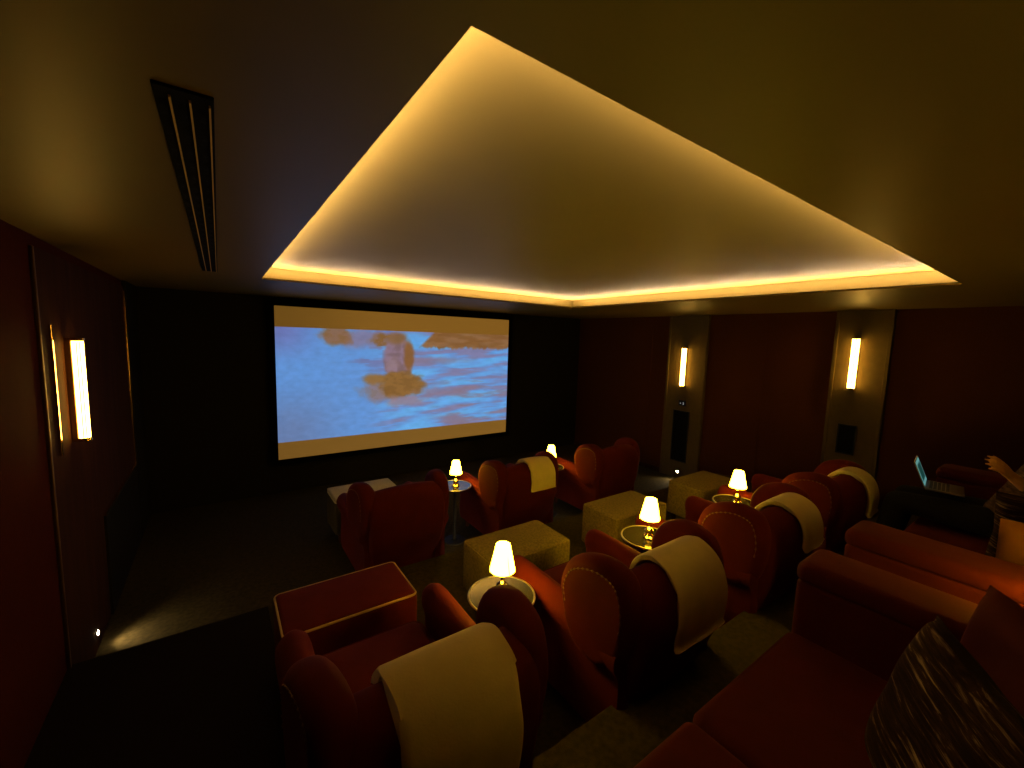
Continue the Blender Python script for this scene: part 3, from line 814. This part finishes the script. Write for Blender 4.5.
def cushion(name, m, loc, rx, rz, w, h, t, label, ry=0.0, pipe=None):
    bm = pillow(w, h, t)
    o = obj(name, bm, m, None, loc, smooth=60)
    o.rotation_euler = (Matrix.Rotation(rz, 4, 'Z') @ Matrix.Rotation(rx, 4, 'X') @ Matrix.Rotation(ry, 4, 'Y')).to_euler()
    tag(o, label, 'cushion', 'scatter cushions on the sofas')
    return o
SEAT = T0 + 0.435
cushion('scatter_cushion', 'streaked_weave', (3.46, 0.03, SEAT + 0.235), math.radians(10), math.radians(-78), 0.46, 0.45, 0.13,
        'brown streaked cushion standing between the rust cushion and the seated person')
cushion('scatter_cushion', 'streaked_weave', (1.375, 0.115, SEAT + 0.235), math.radians(14), math.radians(30), 0.48, 0.46, 0.14,
        'brown and cream streaked cushion propped on the nearest sofa')
cushion('scatter_cushion', 'wine_velvet', (1.775, 0.01, SEAT + 0.235), math.radians(14), math.radians(45), 0.44, 0.46, 0.12,
        'plain dark wine cushion in the sofa corner behind the streaked one')
cushion('scatter_cushion', 'rust_velvet', (2.985, -0.01, SEAT + 0.235), math.radians(12), math.radians(-72), 0.44, 0.43, 0.13,
        'rust orange cushion against the sofa arm beside the seated person')

# ================================================================== PERSON WITH LAPTOP
def limb(bm, pts, rad, seg=14):
    """tapered rounded chain"""
    P = [Vector(p) for p in pts]
    add_tube(bm, P, list(rad), seg)
    for p, r in zip(P, rad):
        bmesh.ops.create_icosphere(bm, subdivisions=2, radius=r, matrix=Matrix.Translation(p))
def ball(bm, c, r, s=(1, 1, 1), rot=None):
    M = Matrix.Translation(c) @ (rot.to_4x4() if rot else Matrix.Identity(4)) @ Matrix.Diagonal((s[0], s[1], s[2], 1))
    bmesh.ops.create_icosphere(bm, subdivisions=3, radius=r, matrix=M)
def fuse(name, bm, m, parent, vox, smooth_it=4):
    """weld overlapping volumes into one continuous skin"""
    me = bpy.data.meshes.new(name + '_raw'); bm.to_mesh(me); bm.free()
    o = bpy.data.objects.new(name + '_raw', me); COL.objects.link(o)
    r = o.modifiers.new('r', 'REMESH'); r.mode = 'VOXEL'; r.voxel_size = vox
    s = o.modifiers.new('s', 'SMOOTH'); s.iterations = smooth_it; s.factor = 0.5
    dg = bpy.context.evaluated_depsgraph_get()
    nm = bpy.data.meshes.new_from_object(o.evaluated_get(dg)); nm.name = name
    bpy.data.objects.remove(o); bpy.data.meshes.remove(me)
    nm.materials.clear(); nm.materials.append(MATS[m])
    for p in nm.polygons: p.use_smooth = True
    q = bpy.data.objects.new(name, nm); COL.objects.link(q)
    if parent: q.parent = parent
    return q
PX, PY = 4.10, 0.24
person = thing('person', 'person in a brown knit sweater sitting on the sofa with a laptop, hand raised', 'person', (PX, PY, T0))
def W(x, y, z): return (x - PX, y - PY, z + CZ - T0)          # room point (z relative to eye level) -> person space
# joints (x, y, z) relative to the person: floor = 0, seat top 0.435
hipL, hipR = Vector((-0.10, -0.03, 0.545)), Vector((0.10, -0.03, 0.545))
kneeL, kneeR = Vector((-0.12, 0.50, 0.545)), Vector((0.12, 0.50, 0.545))
ankL, ankR = Vector((-0.13, 0.57, 0.10)), Vector((0.13, 0.57, 0.10))
shL, shR = Vector((-0.19, -0.22, 1.00)), Vector((0.19, -0.22, 1.00))
elL = Vector(W(3.82, 0.06, -0.865)); wrL = Vector(W(3.70, 0.225, -0.695))
elR, wrR = Vector((0.31, -0.14, 0.72)), Vector((0.29, 0.08, 0.56))
neck, head = Vector((0, -0.215, 1.10)), Vector((0, -0.18, 1.25))
bm = bmesh.new()
limb(bm, [(0, -0.05, 0.60), (0, -0.10, 0.72), (0, -0.17, 0.89), (0, -0.21, 0.98)], [0.125, 0.12, 0.13, 0.115])
ball(bm, (0, -0.04, 0.575), 0.15, (1.15, 0.9, 0.75)); ball(bm, (0, -0.17, 0.88), 0.16, (1.1, 0.72, 1.05))
limb(bm, [shL, (0, -0.215, 1.02), shR], [0.062, 0.07, 0.062])
limb(bm, [(0, -0.21, 1.01), neck, (0, -0.19, 1.16)], [0.062, 0.052, 0.05])
ball(bm, head, 0.1, (0.76, 0.93, 1.12)); ball(bm, head + Vector((0, 0.03, -0.055)), 0.066, (0.82, 0.9, 0.9))
limb(bm, [head + Vector((0, 0.085, 0.012)), head + Vector((0, 0.108, -0.022))], [0.009, 0.015], 8)      # nose
limb(bm, [head + Vector((-0.02, 0.086, -0.056)), head + Vector((0, 0.092, -0.055)), head + Vector((0.02, 0.086, -0.056))], [0.006, 0.009, 0.006], 8)
for s in (-1, 1):
    ball(bm, head + Vector((s * 0.078, -0.005, -0.01)), 0.03, (0.35, 0.7, 1.05))                       # ears
    ball(bm, head + Vector((s * 0.032, 0.078, 0.022)), 0.018, (1.2, 0.6, 0.5))                            # brows
for h, k, a in ((hipL, kneeL, ankL), (hipR, kneeR, ankR)):
    limb(bm, [h, h.lerp(k, 0.5), k], [0.085, 0.075, 0.056]); limb(bm, [k, k.lerp(a, 0.35), a], [0.055, 0.055, 0.036])
    limb(bm, [a + Vector((0, -0.02, -0.055)), a + Vector((0, 0.08, -0.065)), a + Vector((0, 0.15, -0.072))], [0.035, 0.03, 0.022])
for s_, e_, w_2 in ((shL, elL, wrL), (shR, elR, wrR)):
    limb(bm, [s_, s_.lerp(e_, 0.5), e_], [0.056, 0.048, 0.041]); limb(bm, [e_, e_.lerp(w_2, 0.4), w_2], [0.041, 0.038, 0.026])
def hand(bm, wr, d, side, up, curl):
    """palm + five separate fingers; d = pointing direction, side = toward the thumb, up = back of the hand"""
    d = d.normalized(); side = (side - d * side.dot(d)).normalized(); up = (up - d * up.dot(d) - side * up.dot(side)).normalized()
    for f in (-0.6, -0.2, 0.2, 0.6):
        limb(bm, [wr + side * 0.022 * f, wr + d * 0.045 + side * 0.042 * f, wr + d * 0.088 + side * 0.05 * f], [0.016, 0.0145, 0.0125], 10)
    for i, (f, ln) in enumerate(((0.031, 0.070), (0.010, 0.079), (-0.011, 0.073), (-0.031, 0.058))):
        p = wr + d * 0.088 + side * f * 1.05; pts = [p]; a = curl * (0.6 + 0.25 * i)
        for sl in (0.44, 0.32, 0.24):
            dd = (d * math.cos(a) - up * math.sin(a) + side * f * 2.0).normalized(); p = p + dd * ln * sl; pts.append(p); a += curl * 0.8
        limb(bm, pts, [0.0095, 0.0088, 0.008, 0.0068], 8)
    p = wr + d * 0.030 + side * 0.030; pts = [p]
    for sl, o1 in ((0.032, 0.9), (0.030, 0.5), (0.024, 0.25)):
        p = p + (d * 0.75 + side * o1 - up * 0.35).normalized() * sl; pts.append(p)
    limb(bm, pts, [0.0135, 0.011, 0.0095, 0.008], 8)
hand(bm, wrL, Vector(W(3.615, 0.275, -0.625)) - wrL, Vector((0.2, 0.35, 0.9)), Vector((-0.35, -0.7, 0.55)), 0.30)
hand(bm, wrR, Vector((-0.05, 0.9, -0.35)), Vector((-1, 0, 0.1)), Vector((0, 0.1, 1)), 0.3)
fuse('body', bm, 'skin', person, 0.0058, 5)
# clothes
bm = bmesh.new()
limb(bm, [(0, -0.05, 0.62), (0, -0.10, 0.73), (0, -0.17, 0.89), (0, -0.21, 0.98)], [0.145, 0.145, 0.150, 0.13])
ball(bm, (0, -0.045, 0.60), 0.168, (1.15, 0.92, 0.75)); ball(bm, (0, -0.17, 0.88), 0.178, (1.12, 0.78, 1.05))
limb(bm, [shL, (0, -0.215, 1.005), shR], [0.076, 0.085, 0.076])
for s_, e_, w_2 in ((shL, elL, wrL), (shR, elR, wrR)):
    limb(bm, [s_, s_.lerp(e_, 0.5), e_], [0.074, 0.068, 0.061]); limb(bm, [e_, e_.lerp(w_2, 0.35), e_.lerp(w_2, 0.55)], [0.060, 0.055, 0.048])
fuse('sweater', bm, 'knit', person, 0.011, 3)
bm = bmesh.new()
ball(bm, (0, -0.035, 0.54), 0.168, (1.1, 0.9, 0.5))
for h, k, a in ((hipL, kneeL, ankL), (hipR, kneeR, ankR)):
    limb(bm, [h, h.lerp(k, 0.5), k], [0.098, 0.088, 0.070]); limb(bm, [k, k.lerp(a, 0.35), a.lerp(k, 0.06)], [0.070, 0.068, 0.055])
fuse('trousers', bm, 'dark_trousers', person, 0.011, 3)
for a in (ankL, ankR):
    bm = bmesh.new()
    limb(bm, [a + Vector((0, -0.03, -0.05)), a + Vector((0, 0.06, -0.052)), a + Vector((0, 0.16, -0.062))], [0.046, 0.044, 0.034])
    fuse('shoe', bm, 'shoe_leather', person, 0.009, 3)
bm = bmesh.new()
ball(bm, head + Vector((0, -0.022, 0.030)), 0.104, (0.84, 0.92, 1.04)); ball(bm, head + Vector((0, -0.06, -0.05)), 0.08, (0.95, 0.6, 1.1))
fuse('hair', bm, 'hair_brown', person, 0.008, 3)
for s in (-1, 1):
    bm = bmesh.new(); ball(bm, head + Vector((s * 0.032, 0.080, 0.006)), 0.0115)
    obj('eye', bm, 'eye_white', person, smooth=60)

# laptop on the lap
lp = thing('laptop', 'open silver laptop with a teal lit screen on the lap of the seated person', 'laptop', (4.06, 0.525, T0 + 0.682), math.radians(8))
lp.scale = (0.84, 0.84, 0.84)
bm = bmesh.new(); add_box(bm, -0.16, -0.11, 0.0, 0.16, 0.11, 0.014, 0.005, 2)
kb = obj('laptop_base', bm, 'laptop_metal', lp)
bm = bmesh.new()
for r in range(5):
    for c in range(12):
        add_box(bm, -0.138 + c * 0.0232, 0.07 - r * 0.024, 0.014, -0.138 + c * 0.0232 + 0.019, 0.07 - r * 0.024 + 0.019, 0.016)
obj('keyboard', bm, 'keycap', kb, smooth=0)
obj('touchpad', box(-0.05, -0.10, 0.0138, 0.05, -0.04, 0.0146), 'laptop_metal', kb, smooth=0)
lid = obj('laptop_lid', box(-0.16, -0.004, 0.0, 0.16, 0.004, 0.215, 0.003, 2), 'laptop_metal', lp, (0, 0.113, 0.012))
lid.rotation_euler = (math.radians(-22), 0, 0)
obj('laptop_screen', box(-0.148, -0.0055, 0.012, 0.148, -0.0042, 0.205), 'screen_teal', lid, smooth=0)
obj('screen_window', box(-0.125, -0.0062, 0.045, 0.125, -0.0056, 0.175), 'screen_ink', lid, smooth=0)

# ================================================================== CAMERA, WORLD, VIEW
cam = bpy.data.cameras.new('camera'); co = bpy.data.objects.new('camera', cam); COL.objects.link(co)
cam.sensor_fit = 'HORIZONTAL'; cam.sensor_width = 36.0; cam.lens = 414.0 / 1024.0 * 36.0
cam.clip_start = 0.02
xa = Vector((0.81769702, 0.03704821, -0.5744554)).normalized()
za = Vector((0.03093576, 0.99365656, 0.10811853)); za = (za - xa * za.dot(xa)).normalized()
ya = za.cross(xa)
co.matrix_world = Matrix.Translation((0, 0, CZ)) @ Matrix((xa, ya, za)).to_4x4()
SC.camera = co
w = bpy.data.worlds.new('world'); SC.world = w; w.use_nodes = True
w.node_tree.nodes['Background'].inputs['Color'].default_value = (0, 0, 0, 1)
w.node_tree.nodes['Background'].inputs['Strength'].default_value = 0.0
vs_ = SC.view_settings
vs_.view_transform = 'Standard'; vs_.look = 'None'; vs_.gamma = 1.0; vs_.exposure = 0.0; vs_.use_curve_mapping = False
SC.cycles.use_denoising = True
SC.cycles.max_bounces = 8; SC.cycles.diffuse_bounces = 5
SC.cycles.sample_clamp_indirect = 4.0
